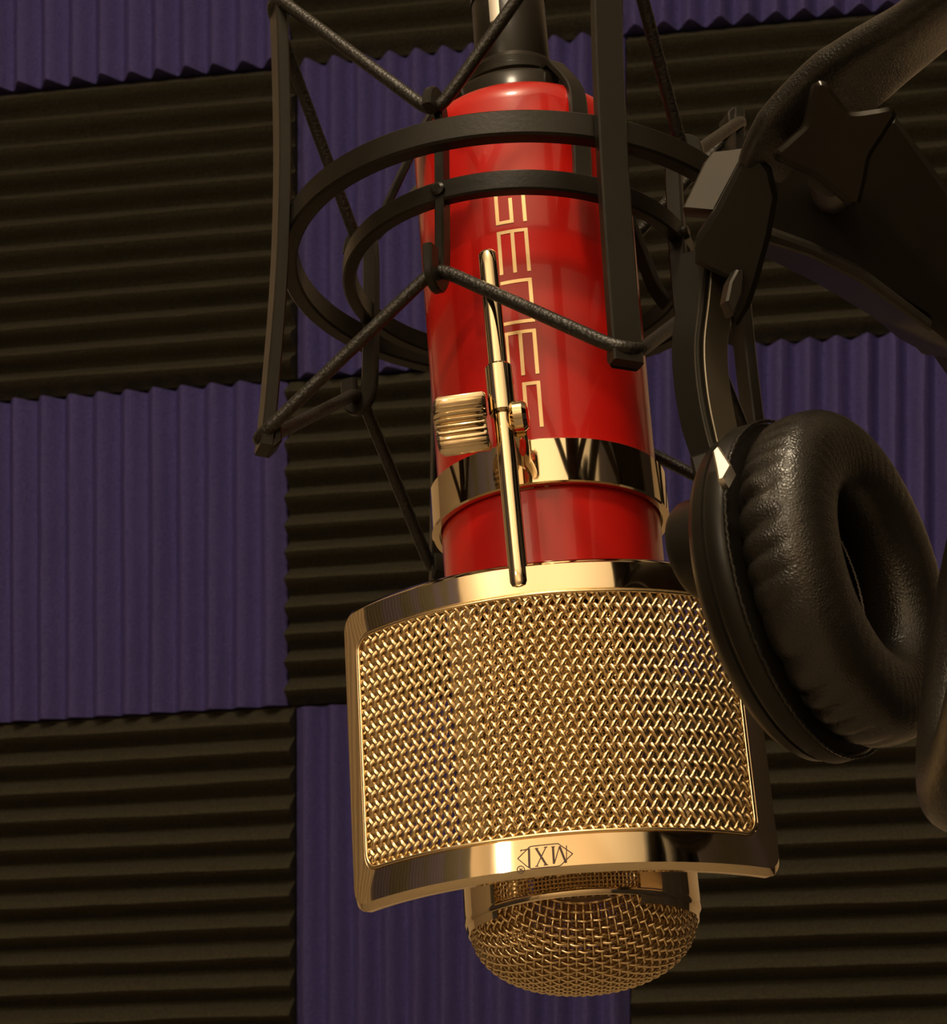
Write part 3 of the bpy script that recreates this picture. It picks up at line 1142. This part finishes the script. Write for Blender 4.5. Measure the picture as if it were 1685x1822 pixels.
# round pivot cap on the back of the shell
tt = np.linspace(0, 2 * np.pi, 64, endpoint=False)
cap_c = (-15.0, -1.0)
prof = [(9.5, -10), (11.0, -11), (11.6, -13), (11.6, -23), (10.7, -24.6), (10.1, -24.2), (9.5, -24.8), (5, -25.6), (0.1, -25.8)]
V = np.array([Wl(cap_c[0] + q * np.cos(tt), cap_c[1] + q * np.sin(tt), h_ + 0 * tt) for q, h_ in prof])
part('pivot_cap', cw(V.reshape(-1, 3)), grid_faces(len(prof), 64, False, True), M_PLASTIC, hp, 40)
V = np.array([Wl(cap_c[0] + q * np.cos(tt), cap_c[1] + q * np.sin(tt), h_ + 0 * tt) for q, h_ in ((11.5, -14.2), (12.1, -14.5), (12.1, -15.3), (11.5, -15.6))])
part('pivot_ring', cw(V.reshape(-1, 3)), grid_faces(4, 64, False, True), M_GREY, hp, 40)


# yoke arm down to the hinge
def cpath(pts, n):
    return spline([ray(x, y) * d for x, y, d in pts], n)


path = cpath([(1262, 455, 470), (1254, 540, 466), (1246, 620, 463), (1252, 700, 460), (1268, 780, 457), (1284, 835, 454), (1292, 858, 452)], 42)
ln = len(path)
tap = np.interp(np.arange(ln), [0, ln * .6, ln - 1], [1.0, 0.95, 0.62])
v, f = sweep(path, [(-6.4, 1.0), (-1.3, -3.6), (-0.7, -3.6), (5.8, -0.4), (6.0, 1.2), (1.0, 3.2), (-5.8, 2.4)], (0, 0, 1.0), scale=tap)
yoke = part('yoke_arm', cw(v), f, M_PLASTIC, hp, 25)
# lighter spring steel band lining the arm's right face
band = path + np.array([3.1, 0, -2.6]) * tap[:, None]
nb = np.array([0.42, 0.0, -0.9])
v, f = sweep(band, rect_section(6.4, 0.9, 0.2), nb, scale=tap)
part('steel_band', cw(v), f, M_BAND, yoke, 25)
# edge bead along the arm's ridge
v, f = sweep(path + np.array([-1.6, 0, -3.4]) * tap[:, None], circ_section(0.28, 6), (0, 0, 1.0))
part('edge_bead', cw(v), f, M_GREY, yoke, 40)
# bright hinge pin and the little block under it
px_prism([(1267, 802), (1279, 793), (1301, 827), (1288, 851), (1277, 854), (1273, 832)], 424, 4, 'hinge_plate', M_STEEL, hp, 0.4, (-0.5, 0.75, -1))
px_prism([(1226, 812), (1262, 800), (1284, 850), (1262, 872), (1238, 868)], 452, 9, 'hinge_block', M_PLASTIC, hp, 0.8, (-0.3, 0.2, -1))
# slider housing between arm and headband
px_prism([(1330, 262), (1372, 300), (1384, 352), (1372, 420), (1350, 500), (1334, 548), (1312, 582), (1304, 560), (1300, 500), (1236, 470), (1238, 425), (1272, 374)],
         452, 16, 'slider_housing', M_PLASTIC, hp, 1.2, (-0.15, -0.25, -1))
px_prism([(1252, 288), (1268, 268), (1330, 263), (1271, 375), (1214, 369)], 468, 5, 'slider_plate', M_GREY, hp, 0.5, (-0.25, 0.35, -1))
px_prism([(1300, 500), (1312, 478), (1326, 480), (1322, 520), (1306, 560), (1293, 535)], 449, 4, 'slider_tab', M_GREY, hp, 0.5, (0.35, 0.2, -1))
# padded headband arching out of the frame to the second side
hb = cpath([(1352, 305, 455), (1398, 245, 452), (1464, 180, 448), (1548, 112, 442), (1652, 38, 432), (1800, -60, 415), (1980, -70, 395), (2120, 20, 378), (2190, 180, 366), (2200, 330, 360)], 90)
n = len(hb)
wid = np.interp(np.arange(n), [0, n * .12, n * .3, n * .75, n - 1], [0.55, 0.85, 1.0, 1.0, 0.6])
sec = [(16.5 * np.sign(math.cos(a)) * abs(math.cos(a)) ** .7, 4.6 * np.sign(math.sin(a)) * abs(math.sin(a)) ** .8) for a in np.linspace(0, 2 * np.pi, 28, endpoint=False)]
v, f = sweep(hb, sec, np.array([-0.55, 0.45, 0.40]), scale=wid)
part('headband', cw(v), f, M_LEATHER, hp, 60)
# second side: yoke and cup facing the first
p2 = cpath([(2198, 330, 361), (2205, 480, 362), (2190, 640, 366), (2140, 810, 372), (2060, 980, 379), (1985, 1110, 384)], 40)
n2 = np.array([-1.0, 0.16, 0.12])
n2 /= np.linalg.norm(n2)
m2 = np.array([-0.16, -1.0, 0.0])
m2 -= (m2 @ n2) * n2
m2 /= np.linalg.norm(m2)
ear(ray(1856, 1150) * 385, n2, m2, np.cross(n2, m2), 5)
v, f = sweep(p2, rect_section(9, 4, .8), (1.0, 0, 0))
part('yoke_arm', cw(v), f, M_GREY, hp, 35)
